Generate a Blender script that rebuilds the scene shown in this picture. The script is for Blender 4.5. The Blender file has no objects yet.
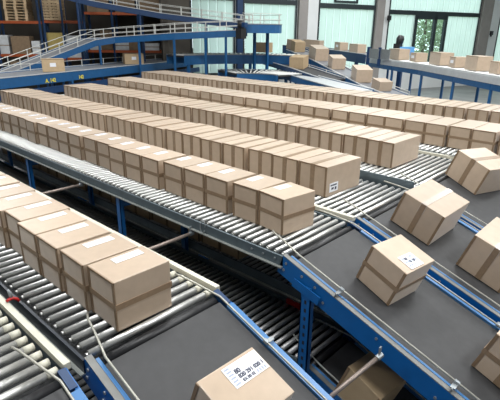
import bpy, bmesh, math, random
from mathutils import Vector, Matrix
random.seed(7)
SC = bpy.context.scene
COL = SC.collection

# ------------------------------------------------------------------ camera
CZ = 3.6                                   # camera height above the floor
F_PX, PITCH, ROLL = 465.0, math.radians(20.04), math.radians(0.6875)
FH = Vector((-0.67906, 0.73409, 0.0))      # horizontal viewing direction
RT = Vector((0.73409, 0.67906, 0.0))       # to the right
FW = FH*math.cos(PITCH) + Vector((0, 0, -math.sin(PITCH)))
UP = FH*math.sin(PITCH) + Vector((0, 0, math.cos(PITCH)))
cam_r = RT*math.cos(ROLL) + UP*math.sin(ROLL)
cam_u = UP*math.cos(ROLL) - RT*math.sin(ROLL)
cd = bpy.data.cameras.new('camera')
cd.sensor_width = 36.0
cd.lens = F_PX/500.0*36.0
cd.clip_end = 300
cam = bpy.data.objects.new('camera', cd)
COL.objects.link(cam)
m = Matrix.Identity(4)
for i in range(3):
    m[i][0], m[i][1], m[i][2] = cam_r[i], cam_u[i], -FW[i]
m[2][3] = CZ
cam.matrix_world = m
SC.camera = cam

def ray(px, py):
    return FW*F_PX + cam_r*(px-250) - cam_u*(py-200)
def at_z(px, py, z):                       # point of the place at height z (world) seen at that pixel
    r = ray(px, py)
    return Vector((0, 0, CZ)) + r*((z-CZ)/r.z)
def at_d(px, py, d):                       # point of the place d metres ahead
    r = ray(px, py)
    return Vector((0, 0, CZ)) + r*(d/r.dot(FH))
def hall(lat, fwd, z=0.0):                 # hall coordinates: metres to the right, metres ahead, height
    return RT*lat + FH*fwd + Vector((0, 0, z))

# ------------------------------------------------------------------ world, exposure, lights
w = bpy.data.worlds.new('overcast_sky')
SC.world = w
w.use_nodes = True
bg = w.node_tree.nodes['Background']
bg.inputs[0].default_value = (0.80, 0.93, 0.95, 1)
bg.inputs[1].default_value = 2.8
SC.view_settings.view_transform = 'Standard'
SC.view_settings.look = 'None'
SC.view_settings.gamma = 1
SC.view_settings.use_curve_mapping = False
SC.view_settings.exposure = 0.0
CEIL = 10.5
FZ = -0.6                                  # floor level
LIGHTS = [(-9.0, 4.5)] + [(lat, fwd) for fwd in (1.0, 8.0) for lat in (-1.0, 7.0, 15.0)] + [(lat, 15.0) for lat in (-9.0, -1.0, 7.0, 15.0)] + [(lat, fwd) for fwd in (22.0, 28.0) for lat in (7.0, 15.0)] + [(-13.0, 21.0)]  # all unseen; single lamps added for near rollers, window piers and pallets
LAMP_W = 480.0

# ------------------------------------------------------------------ materials
def mat(name, col, rough=0.5, metal=0.0, noise=0.0, nscale=20.0, rand=0.0, spec=0.5, bump=0.0, stretch=None):
    ma = bpy.data.materials.new(name)
    ma.use_nodes = True
    nt = ma.node_tree
    b = nt.nodes['Principled BSDF']
    b.inputs['Base Color'].default_value = (*col, 1)
    b.inputs['Roughness'].default_value = rough
    b.inputs['Metallic'].default_value = metal
    b.inputs['Specular IOR Level'].default_value = spec
    src = None
    if noise or bump:
        tc = nt.nodes.new('ShaderNodeTexCoord')
        mp = nt.nodes.new('ShaderNodeMapping')
        if stretch: mp.inputs['Scale'].default_value = stretch
        nt.links.new(tc.outputs['Object'], mp.inputs[0])
        n = nt.nodes.new('ShaderNodeTexNoise')
        n.inputs['Scale'].default_value = nscale
        n.inputs['Detail'].default_value = 5
        nt.links.new(mp.outputs[0], n.inputs['Vector'])
        if noise:
            mr = nt.nodes.new('ShaderNodeMapRange')
            mr.inputs['From Min'].default_value = 0.25
            mr.inputs['From Max'].default_value = 0.75
            mr.inputs['To Min'].default_value = 1-noise
            mr.inputs['To Max'].default_value = 1+noise
            nt.links.new(n.outputs[0], mr.inputs[0])
            src = mr.outputs[0]
        if bump:
            bp_ = nt.nodes.new('ShaderNodeBump')
            bp_.inputs['Strength'].default_value = bump
            bp_.inputs['Distance'].default_value = 0.01
            nt.links.new(n.outputs[0], bp_.inputs['Height'])
            nt.links.new(bp_.outputs[0], b.inputs['Normal'])
    if rand:
        oi = nt.nodes.new('ShaderNodeObjectInfo')
        mr2 = nt.nodes.new('ShaderNodeMapRange')
        mr2.inputs['To Min'].default_value = 1-rand
        mr2.inputs['To Max'].default_value = 1+rand
        nt.links.new(oi.outputs['Random'], mr2.inputs[0])
        if src:
            mu = nt.nodes.new('ShaderNodeMath'); mu.operation = 'MULTIPLY'
            nt.links.new(src, mu.inputs[0]); nt.links.new(mr2.outputs[0], mu.inputs[1])
            src = mu.outputs[0]
        else:
            src = mr2.outputs[0]
    if src:
        vm = nt.nodes.new('ShaderNodeVectorMath'); vm.operation = 'SCALE'
        vm.inputs[0].default_value = col
        nt.links.new(src, vm.inputs['Scale'])
        nt.links.new(vm.outputs[0], b.inputs['Base Color'])
    return ma

M = {}
M['card'] = mat('cardboard', (0.495, 0.382, 0.282), 0.38, noise=0.07, nscale=9, rand=0.09, bump=0.05)
_b = M['card'].node_tree.nodes['Principled BSDF']; _b.inputs['Sheen Weight'].default_value = 0.45; _b.inputs['Sheen Roughness'].default_value = 0.35
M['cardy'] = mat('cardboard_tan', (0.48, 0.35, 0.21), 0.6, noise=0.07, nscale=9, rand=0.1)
M['tape'] = mat('brown_tape', (0.27, 0.185, 0.115), 0.35, noise=0.1, nscale=30)
M['cleartape'] = mat('clear_tape', (0.55, 0.48, 0.42), 0.15, noise=0.06, nscale=25)
M['edge'] = mat('carton_edge', (0.22, 0.145, 0.085), 0.6, noise=0.12, nscale=15)
M['paper'] = mat('label_paper', (0.85, 0.86, 0.90), 0.4)
M['ink'] = mat('label_ink', (0.06, 0.065, 0.10), 0.5)
M['inkgrey'] = mat('label_grey_print', (0.36, 0.40, 0.50), 0.5)
M['steel'] = mat('roller_steel', (0.66, 0.66, 0.64), 0.38, 0.8, noise=0.08, nscale=12)
M['dimsteel'] = mat('shaded_roller_steel', (0.50, 0.50, 0.50), 0.45, 0.5, noise=0.15, nscale=12)  # darker copy of the roller steel, lower-tier shade put into its colour
M['cream'] = mat('cream_plastic', (0.60, 0.58, 0.48), 0.45, noise=0.08, nscale=10)
M['rail'] = mat('dark_rail_steel', (0.11, 0.145, 0.165), 0.42, 0.35, noise=0.18, nscale=7)
M['railtop'] = mat('pale_rail_lip', (0.36, 0.38, 0.36), 0.45, 0.3, noise=0.1, nscale=8)
M['galv'] = mat('galvanised_steel', (0.30, 0.325, 0.34), 0.42, 0.5, noise=0.12, nscale=8)
M['blue'] = mat('blue_paint', (0.006, 0.115, 0.36), 0.38, noise=0.1, nscale=6)
M['bblue'] = mat('faded_blue_paint', (0.012, 0.095, 0.25), 0.42, noise=0.1, nscale=6)
M['dblue'] = mat('deep_blue_paint', (0.008, 0.04, 0.12), 0.42, noise=0.1, nscale=6)
M['lblue'] = mat('pale_blue_lip', (0.06, 0.19, 0.42), 0.35, noise=0.08, nscale=8)
M['belt'] = mat('conveyor_belt', (0.042, 0.042, 0.044), 0.62, noise=0.12, nscale=14, bump=0.03)
M['gbelt'] = mat('grey_belt', (0.20, 0.21, 0.23), 0.45, noise=0.1, nscale=5)
M['dark'] = mat('dark_sheet', (0.028, 0.029, 0.031), 0.7, noise=0.2, nscale=4)
M['black'] = mat('black_plastic', (0.015, 0.015, 0.017), 0.45, noise=0.1, nscale=10)
M['pole'] = mat('dull_tube', (0.26, 0.21, 0.18), 0.4, 0.4, noise=0.12, nscale=12)
M['red'] = mat('red_plastic', (0.50, 0.02, 0.02), 0.4, noise=0.05, nscale=10)
M['orange'] = mat('orange_beam', (0.36, 0.07, 0.015), 0.5, noise=0.12, nscale=6)
M['rackblue'] = mat('rack_blue', (0.012, 0.045, 0.12), 0.5, noise=0.1, nscale=6)
M['wood'] = mat('pallet_wood', (0.55, 0.40, 0.24), 0.7, noise=0.2, nscale=14, rand=0.12)
M['darkcard'] = mat('shelf_carton', (0.22, 0.15, 0.09), 0.7, noise=0.15, nscale=8, rand=0.15)
M['ochre'] = mat('ochre_carton', (0.42, 0.32, 0.10), 0.6, noise=0.12, nscale=8, rand=0.1)
M['film'] = mat('white_film', (0.62, 0.64, 0.65), 0.3, noise=0.12, nscale=6, rand=0.08, bump=0.2)
M['yellow'] = mat('yellow_vinyl', (0.80, 0.66, 0.05), 0.5, noise=0.05, nscale=10)
M['rail_cream'] = mat('pale_handrail', (0.66, 0.66, 0.62), 0.4, 0.1, noise=0.06, nscale=8)
M['floor'] = mat('concrete_floor', (0.24, 0.24, 0.24), 0.55, noise=0.22, nscale=0.9)
M['wall'] = mat('brown_wall', (0.085, 0.075, 0.062), 0.8, noise=0.15, nscale=0.8)
M['wallw'] = mat('white_wall', (0.72, 0.74, 0.74), 0.7, noise=0.05, nscale=1.0)
M['ceil'] = mat('ceiling_sheet', (0.33, 0.34, 0.35), 0.8, noise=0.08, nscale=0.6)
M['column'] = mat('grey_column', (0.30, 0.28, 0.265), 0.7, noise=0.08, nscale=2)
M['frame'] = mat('dark_window_frame', (0.018, 0.028, 0.032), 0.5, noise=0.1, nscale=5)
M['leaf'] = mat('leaf_green', (0.30, 0.40, 0.24), 0.6, noise=0.4, nscale=1.2)
M['leaf2'] = mat('pale_leaf_green', (0.42, 0.50, 0.34), 0.6, noise=0.4, nscale=1.2)
M['bark'] = mat('bark', (0.12, 0.09, 0.06), 0.9, noise=0.3, nscale=8)
M['grass'] = mat('outside_ground', (0.20, 0.24, 0.14), 0.9, noise=0.3, nscale=0.6)
M['roller_white'] = mat('white_roller', (0.78, 0.78, 0.74), 0.4, noise=0.05, nscale=6)
M['navy'] = mat('navy_rail', (0.018, 0.024, 0.035), 0.45, 0.2, noise=0.15, nscale=7)
M['dull'] = mat('dull_grey_strip', (0.20, 0.20, 0.19), 0.5, noise=0.15, nscale=8)
M['palegrey'] = mat('pale_grey_steel', (0.50, 0.52, 0.53), 0.45, 0.1, noise=0.08, nscale=5)
M['guard'] = mat('dull_guard_rail', (0.40, 0.39, 0.34), 0.38, 0.35, noise=0.1, nscale=9)
M['lbox'] = mat('light_blue_plastic', (0.12, 0.36, 0.70), 0.4, noise=0.05, nscale=8)

def mat_panel():
    ma = bpy.data.materials.new('translucent_panel'); ma.use_nodes = True
    nt = ma.node_tree; nt.nodes.clear()
    o = nt.nodes.new('ShaderNodeOutputMaterial')
    t = nt.nodes.new('ShaderNodeBsdfTranslucent'); d = nt.nodes.new('ShaderNodeBsdfDiffuse')
    x = nt.nodes.new('ShaderNodeMixShader'); x.inputs[0].default_value = 0.12
    tc = nt.nodes.new('ShaderNodeTexCoord'); n = nt.nodes.new('ShaderNodeTexNoise')
    n.inputs['Scale'].default_value = 0.7
    r = nt.nodes.new('ShaderNodeValToRGB')
    r.color_ramp.elements[0].position = 0.3; r.color_ramp.elements[0].color = (0.50, 0.61, 0.575, 1)
    r.color_ramp.elements[1].position = 0.7; r.color_ramp.elements[1].color = (0.56, 0.67, 0.635, 1)
    nt.links.new(tc.outputs['Object'], n.inputs['Vector']); nt.links.new(n.outputs[0], r.inputs[0])
    nt.links.new(r.outputs[0], t.inputs[0]); d.inputs[0].default_value = (0.7, 0.78, 0.76, 1)
    nt.links.new(t.outputs[0], x.inputs[1]); nt.links.new(d.outputs[0], x.inputs[2])
    nt.links.new(x.outputs[0], o.inputs[0])
    return ma
M['panel'] = mat_panel()
M['seam'] = M['panel'].copy(); M['seam'].name = 'clear_seam'
for n_ in M['seam'].node_tree.nodes:
    if n_.type == 'VALTORGB':
        for e_ in n_.color_ramp.elements: e_.color = (0.74, 0.84, 0.82, 1)

def mat_glass():
    ma = bpy.data.materials.new('clear_glass'); ma.use_nodes = True
    nt = ma.node_tree; nt.nodes.clear()
    o = nt.nodes.new('ShaderNodeOutputMaterial')
    t = nt.nodes.new('ShaderNodeBsdfTransparent'); g = nt.nodes.new('ShaderNodeBsdfGlossy')
    t.inputs[0].default_value = (0.86, 0.93, 0.92, 1); g.inputs['Roughness'].default_value = 0.03
    x = nt.nodes.new('ShaderNodeMixShader'); x.inputs[0].default_value = 0.06
    nt.links.new(t.outputs[0], x.inputs[1])
    nt.links.new(g.outputs[0], x.inputs[2]); nt.links.new(x.outputs[0], o.inputs[0])
    return ma
M['glass'] = mat_glass()
def mat_emit(name, col, s):
    ma = bpy.data.materials.new(name); ma.use_nodes = True
    b = ma.node_tree.nodes['Principled BSDF']
    b.inputs['Emission Color'].default_value = (*col, 1); b.inputs['Emission Strength'].default_value = s
    return ma
M['lamp'] = mat_emit('added_lamp_diffuser', (1, 0.98, 0.95), 4.0)

# ------------------------------------------------------------------ mesh helpers
class MB:
    def __init__(s): s.v = []; s.f = []; s.mi = []
    def add(s, vs, fs, mi=0):
        b = len(s.v); s.v += [tuple(v) for v in vs]
        s.f += [tuple(i+b for i in f) for f in fs]; s.mi += [mi]*len(fs); return s
    BF = [(0, 3, 2, 1), (4, 5, 6, 7), (0, 1, 5, 4), (1, 2, 6, 5), (2, 3, 7, 6), (3, 0, 4, 7)]
    def box(s, x0, x1, y0, y1, z0, z1, fn=None, mi=0):
        p = [(x0, y0, z0), (x1, y0, z0), (x1, y1, z0), (x0, y1, z0), (x0, y0, z1), (x1, y0, z1), (x1, y1, z1), (x0, y1, z1)]
        if fn: p = [fn(*q) for q in p]
        return s.add(p, MB.BF, mi)
    def bar(s, p0, p1, w, h, up=(0, 0, 1), mi=0):      # rectangular bar, p0-p1 is its centre line
        p0, p1 = Vector(p0), Vector(p1); d = (p1-p0).normalized(); upv = Vector(up)
        sd = d.cross(upv)
        if sd.length < 1e-4: sd = d.cross(Vector((1, 0, 0)))
        sd.normalize(); u = sd.cross(d).normalized()
        q = []
        for p in (p0, p1):
            q += [p-sd*w/2-u*h/2, p+sd*w/2-u*h/2, p+sd*w/2+u*h/2, p-sd*w/2+u*h/2]
        return s.add(q, [(0, 1, 2, 3), (7, 6, 5, 4), (0, 4, 5, 1), (1, 5, 6, 2), (2, 6, 7, 3), (3, 7, 4, 0)], mi)
    def tube(s, pts, r, n=8, mi=0):
        pts = [Vector(p) for p in pts]; rings = []
        for i, p in enumerate(pts):
            a = pts[max(i-1, 0)]; b = pts[min(i+1, len(pts)-1)]
            d = (b-a).normalized(); ref = Vector((0, 0, 1)) if abs(d.z) < 0.9 else Vector((1, 0, 0))
            e1 = d.cross(ref).normalized(); e2 = e1.cross(d).normalized()
            rr = r[i] if isinstance(r, (list, tuple)) else r
            rings.append([p+e1*math.cos(2*math.pi*k/n)*rr+e2*math.sin(2*math.pi*k/n)*rr for k in range(n)])
        vs = [v for g in rings for v in g]; fs = []
        for i in range(len(pts)-1):
            for k in range(n):
                fs.append((i*n+k, i*n+(k+1) % n, (i+1)*n+(k+1) % n, (i+1)*n+k))
        fs.append(tuple(range(n-1, -1, -1))); fs.append(tuple((len(pts)-1)*n+k for k in range(n)))
        return s.add(vs, fs, mi)
    def sheet(s, grid, mi=0):                            # grid of points -> quads
        nr, nc = len(grid), len(grid[0])
        return s.add([p for g in grid for p in g], [(i*nc+j, i*nc+j+1, (i+1)*nc+j+1, (i+1)*nc+j) for i in range(nr-1) for j in range(nc-1)], mi)
    def mesh(s, name, mats, smooth=False):
        me = bpy.data.meshes.new(name); me.from_pydata(s.v, [], s.f)
        for ma in (mats if isinstance(mats, (list, tuple)) else [mats]): me.materials.append(ma)
        me.polygons.foreach_set('material_index', s.mi)
        if smooth: me.polygons.foreach_set('use_smooth', [len(f) <= 4 for f in s.f])
        bm = bmesh.new(); bm.from_mesh(me); bmesh.ops.recalc_face_normals(bm, faces=bm.faces); bm.to_mesh(me); bm.free()
        me.update(); return me

def obj(name, me, parent=None, loc=None):
    o = bpy.data.objects.new(name, me); COL.objects.link(o)
    if loc is not None: o.location = loc
    if parent is not None: o.parent = parent
    return o
def tag(o, label, cat, group=None):
    o['label'] = label; o['category'] = cat
    if group: o['group'] = group
    return o
def thing(name, label, cat, loc=(0, 0, 0), group=None, rot=None):
    o = bpy.data.objects.new(name, None); COL.objects.link(o); o.location = loc
    o.empty_display_size = 0.1
    if rot is not None: o.rotation_euler = rot
    return tag(o, label, cat, group)
def struct(name, me):
    o = obj(name, me); o['kind'] = 'structure'; return o
def part(root, name, mb, ma, smooth=False):              # mesh given in world coordinates; root is unrotated
    me = mb.mesh(name, ma, smooth)
    off = Vector(root['_o']) if '_o' in root else Vector(root.location)
    me.transform(Matrix.Translation(-off))
    o = obj(name, me, root); return o
def text_mesh(s, size, ma, name='print', bold=0.0):
    cu = bpy.data.curves.new('txt', 'FONT'); cu.body = s; cu.size = size; cu.align_x = 'LEFT'; cu.extrude = 0.0006
    cu.offset = bold
    t = bpy.data.objects.new('txt', cu); COL.objects.link(t)
    bpy.context.view_layer.update()
    me = bpy.data.meshes.new_from_object(t.evaluated_get(bpy.context.evaluated_depsgraph_get()))
    bpy.data.objects.remove(t); bpy.data.curves.remove(cu)
    me.name = name; me.materials.clear(); me.materials.append(ma); return me
ORD = ['first', 'second', 'third', 'fourth', 'fifth', 'sixth', 'seventh', 'eighth', 'ninth', 'tenth', 'eleventh', 'twelfth',
       'thirteenth', 'fourteenth', 'fifteenth', 'sixteenth', 'seventeenth', 'eighteenth', 'nineteenth', 'twentieth',
       'twenty-first', 'twenty-second', 'twenty-third', 'twenty-fourth', 'twenty-fifth', 'twenty-sixth', 'twenty-seventh',
       'twenty-eighth', 'twenty-ninth', 'thirtieth', 'thirty-first', 'thirty-second', 'thirty-third', 'thirty-fourth',
       'thirty-fifth', 'thirty-sixth', 'thirty-seventh', 'thirty-eighth', 'thirty-ninth', 'fortieth']

# ------------------------------------------------------------------ the hall
def quad(name, pts, ma):
    return struct(name, MB().add(pts, [(0, 1, 2, 3)]).mesh(name, ma))
WL0, WL1 = (-5.0, 28.0), (28.0, 46.0)                    # window wall, (lat, fwd) of its two ends
def wallpt(t, z, off=0.0):                               # t metres along the window wall, off metres into the hall
    d = Vector((WL1[0]-WL0[0], WL1[1]-WL0[1])); d.normalize()
    n = Vector((d.y, -d.x))
    q = Vector(WL0)+d*t+n*off
    return hall(q.x, q.y, z)
def wall_t(px, py=20):                                   # where the ray through a pixel meets the window wall
    r = ray(px, py); a, b = r.dot(RT), r.dot(FH)
    d = Vector((WL1[0]-WL0[0], WL1[1]-WL0[1])).normalized()
    # lat = a*k, fwd = b*k
    k = (WL0[0]*d.y-WL0[1]*d.x)/(a*d.y-b*d.x)
    return (a*k-WL0[0])*d.x+(b*k-WL0[1])*d.y, CZ+r.z*k
WLEN = math.hypot(WL1[0]-WL0[0], WL1[1]-WL0[1])
quad('floor', [hall(-32, -8), hall(28, -8), hall(28, 46), hall(-32, 28)], M['floor'])
fo = bpy.data.objects['floor']
bm = bmesh.new(); bm.from_mesh(fo.data); bmesh.ops.delete(bm, geom=bm.verts[:], context='VERTS')
loop = [hall(-32, -8), hall(28, -8), hall(28, 46), hall(-5, 28), hall(-5, 32), hall(-32, 32)]
top = [bm.verts.new(p+Vector((0, 0, FZ))) for p in loop]; bot = [bm.verts.new(p+Vector((0, 0, FZ-0.3))) for p in loop]
bm.faces.new(top); bm.faces.new(bot[::-1])
for i in range(len(loop)): bm.faces.new((top[i], bot[i], bot[(i+1) % 6], top[(i+1) % 6]))
bmesh.ops.recalc_face_normals(bm, faces=bm.faces); bm.to_mesh(fo.data); bm.free()
cm = fo.data.copy(); cm.materials.clear(); cm.materials.append(M['ceil'])
struct('ceiling', cm).location = (0, 0, CEIL+0.3-FZ)
def wallslab(name, a, b, ma, th=0.25, z0=FZ, z1=CEIL):
    a, b = hall(*a), hall(*b); d = (b-a).normalized(); n = Vector((d.y, -d.x, 0))*-th
    v = [a, b, b+n, a+n]; v = [p+Vector((0, 0, z0)) for p in v]+[p+Vector((0, 0, z1)) for p in v]
    return struct(name, MB().add(v, MB.BF).mesh(name, ma))
wallslab('wall_left', (-32, -8), (-32, 32), M['wall'])
wallslab('wall_back', (-32, 32), (-5, 32), M['wall'])
wallslab('wall_jog', (-5, 32), (-5, 28), M['wall'])
wallslab('wall_right', (28, 46), (28, -8), M['wallw'])
wallslab('wall_front', (28, -8), (-32, -8), M['ceil'])
# window wall: sill wall, head wall, piers, columns, transoms, translucent panels
SILL, HEAD = 1.0, 9.6
wd = Vector((WL1[0]-WL0[0], WL1[1]-WL0[1])).normalized()
def wbox(mb, t0, t1, z0, z1, o0, o1):
    v = [wallpt(t0, z0, o0), wallpt(t1, z0, o0), wallpt(t1, z0, o1), wallpt(t0, z0, o1)]
    v += [p+Vector((0, 0, z1-z0)) for p in v]
    return mb.add(v, MB.BF)
struct('wall_window', wbox(wbox(MB(), 0, WLEN, FZ, SILL, -0.25, 0.0), 0, WLEN, HEAD, CEIL, -0.25, 0.0).mesh('wall_window', M['wallw']))
struct('wall_corner', wbox(MB(), -0.1, wall_t(190)[0], SILL, HEAD, -0.25, 0.0).mesh('wall_corner', M['wall']))
# (left px, right px) of each bay, of each grey column and white pier between them
bays = [(190, 235), (243, 296.5), (318, 374.5), (388, 479), (499.5, 560)]
piers = [(235, 243), (296.5, 318), (374.5, 388), (479, 499.5)]
cols = [(236, 241.5), (297.3, 306), (374.5, 382), (479.5, 489.5)]
for i, (a, b) in enumerate(piers):
    t0, t1 = wall_t(a)[0], wall_t(b)[0]
    struct('trim_%d' % (i+1), wbox(MB(), t0, t1, SILL, HEAD, -0.25, 0.0).mesh('pier', M['wallw']))
for i, (a, b) in enumerate(cols):
    t0, t1 = wall_t(a)[0], wall_t(b)[0]
    mb = MB(); wbox(mb, t0, t1, FZ, CEIL, 0.12, 0.2); wbox(mb, (t0+t1)/2-0.03, (t0+t1)/2+0.03, FZ, CEIL, 0.04, 0.12)
    wbox(mb, t0, t1, FZ, CEIL, 0.0, 0.04)
    struct('trim_%d' % (i+11), mb.mesh('column', M['dblue' if i == 0 else 'column']))
tr_y = [(215, -3), (268, 1.5), (347, 6.5), (433, 13.5), (520, 20)]
PANE_MESH = {}
for i, (a, b) in enumerate(bays):
    t0, t1 = wall_t(a)[0], min(wall_t(b)[0], WLEN-0.05)
    root = bpy.data.objects.new('window_%d' % (i+1), None); COL.objects.link(root); root['kind'] = 'structure'
    root.location = wallpt(t0, SILL)
    zt = wall_t(*tr_y[i])[1]
    fr = MB(); fw = 0.16
    wbox(fr, t0, t1, zt-0.15, zt+0.15, -0.12, 0.05)
    wbox(fr, t0, t1, SILL, SILL+0.12, -0.12, 0.05); wbox(fr, t0, t1, HEAD-0.12, HEAD, -0.12, 0.05)
    wbox(fr, t0, t0+0.1, SILL, HEAD, -0.12, 0.04); wbox(fr, t1-0.1, t1, SILL, HEAD, -0.12, 0.04)
    part(root, 'window_frame', fr, M['frame'])
    door = None
    if i == 3:
        door = (wall_t(416)[0], wall_t(435.5)[0], wall_t(446)[0])
        dm = MB()
        for tt in door: wbox(dm, tt-0.14, tt+0.14, SILL, zt, -0.13, 0.07)
        wbox(dm, door[0], door[2], zt-0.42, zt-0.15, -0.13, 0.07); wbox(dm, door[0], door[2], SILL+0.1, SILL+0.3, -0.13, 0.07)
        part(root, 'casement_frame', dm, M['frame'])
        for q in range(2):
            g = MB(); wbox(g, door[q]+0.14, door[q+1]-0.14, SILL+0.3, zt-0.42, -0.04, -0.03); part(root, 'pane', g, M['glass'])
    if i == 2:                                           # small tilting vent in the upper light
        vm = MB(); va, vb = wall_t(333)[0], wall_t(356)[0]; vz = wall_t(345, 3)[1]
        wbox(vm, va, va+0.12, vz, vz+1.6, -0.1, 0.08); wbox(vm, vb-0.12, vb, vz, vz+1.6, -0.1, 0.08)
        wbox(vm, va, vb, vz, vz+0.14, -0.1, 0.08); wbox(vm, va, vb, vz+1.46, vz+1.6, -0.1, 0.08)
        part(root, 'vent_frame', vm, M['frame'])
    np_ = max(3, round((t1-t0)/0.62)); pw = (t1-t0-0.2)/np_
    for tier, (za, zb) in enumerate(((SILL+0.12, zt-0.15), (zt+0.15, HEAD-0.12))):
        for k in range(np_):
            p0 = t0+0.1+k*pw; p1 = p0+pw
            segs = [(p0, p1)]
            if door and tier == 0:
                segs = []
                if p0 < door[0]-0.14: segs.append((p0, min(p1, door[0]-0.14)))
                if p1 > door[2]+0.14: segs.append((max(p0, door[2]+0.14), p1))
            for (x0, x1) in segs:
                if x1-x0 < 0.06: continue
                g = MB()                                 # channel-shaped translucent strip, its flanges turned into the hall
                prof = [(x0+0.03, 0.0), (x0+0.07, -0.03), (x1-0.07, -0.03), (x1-0.03, 0.0)]
                g.sheet([[wallpt(t, za, o) for (t, o) in prof], [wallpt(t, zb, o) for (t, o) in prof]])
                part(root, 'panel', g, M['panel'])
                g = MB(); g.sheet([[wallpt(t, za, o) for (t, o) in ((x1-0.03, 0.0), (x1, 0.02), (x1+0.03, 0.0))], [wallpt(t, zb, o) for (t, o) in ((x1-0.03, 0.0), (x1, 0.02), (x1+0.03, 0.0))]])
                if x1 < t1-0.12: part(root, 'seam_strip', g, M['seam'])
for px, py in ((386.5, 18), (488.5, 33)):                # little black fixtures on the white piers
    t, z = wall_t(px, py); mb = MB(); wbox(mb, t-0.13, t+0.13, z-0.16, z+0.16, 0.2, 0.36); wbox(mb, t-0.05, t+0.05, z-0.28, z-0.16, 0.22, 0.32)
    tag(obj('wall_sensor', mb.mesh('wall_sensor', M['black'])), 'small black sensor box on the column %s the glazed door' % ('left of' if px < 400 else 'right of'), 'sensor')
# outside: ground and trees
mb = MB().add([hall(-60, 20, -0.95), hall(90, 20, -0.95), hall(90, 130, -0.95), hall(-60, 130, -0.95)], [(0, 1, 2, 3)])
struct('ground_outside', mb.mesh('ground_outside', M['grass']))
def tree(px, d, h, r, label, ma, seed):
    rnd = random.Random(seed); b = at_d(px, 40, d); b.z = -0.95
    root = thing('tree', label, 'tree', b, 'trees outside the glazed door')
    part(root, 'trunk', MB().tube([b, b+Vector((0.1, 0, h*0.5)), b+Vector((0, 0.1, h*0.8))], [0.22, 0.16, 0.06]), M['bark'])
    mb = MB()
    for k in range(1100):
        v = Vector((rnd.gauss(0, 1), rnd.gauss(0, 1), rnd.gauss(0, 1))); v.normalize()
        v *= rnd.uniform(0.35, 1)
        p = b+Vector((v.x*r, v.y*r, h*0.58+v.z*h*0.44))
        e1 = Vector((rnd.uniform(-1, 1), rnd.uniform(-1, 1), rnd.uniform(-1, 1))).normalized(); e2 = e1.cross(Vector((rnd.uniform(-1, 1), 1, rnd.uniform(-1, 1)))).normalized()
        a = rnd.uniform(0.10, 0.2)
        mb.add([p-e1*a, p+e2*a*0.6, p+e1*a, p-e2*a*0.6], [(0, 1, 2, 3)])
    f = part(root, 'foliage', mb, ma); f['kind'] = 'stuff'
tree(423, 48, 8.5, 1.9, 'leafy green tree outside, behind the left pane of the glazed door', M['leaf'], 1)
tree(443, 53, 8.0, 1.5, 'pale green tree outside, behind the right pane of the glazed door', M['leaf2'], 2)
tree(432, 60, 10.0, 2.6, 'taller hazy tree outside, furthest behind the glazed door', M['leaf2'], 3)
# unseen ceiling lamps, added to light the cartons, window piers and pallets
hs = MB().box(-1.3, 1.3, -0.55, 0.55, 0.06, 0.2).mesh('housing', M['galv'])
df = MB().box(-1.25, 1.25, -0.5, 0.5, 0.03, 0.06).mesh('diffuser', M['lamp'])
for i, (lat, fwd) in enumerate(LIGHTS):
    p = hall(lat, fwd, CEIL-0.25)
    root = thing('added_ceiling_light', 'added unseen high-bay light, %s under the ceiling counted from the camera' % ORD[i], 'light', p, 'added unseen ceiling lights', (0, 0, math.atan2(RT.y, RT.x)))
    obj('housing', hs, root); obj('diffuser', df, root)
    ld = bpy.data.lights.new('added_lamp', 'AREA'); ld.shape = 'RECTANGLE'; ld.size = 2.5; ld.size_y = 1.0
    ld.energy = LAMP_W; ld.color = (0.98, 1.0, 1.0)
    obj('lamp_light', ld, root)

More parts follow.
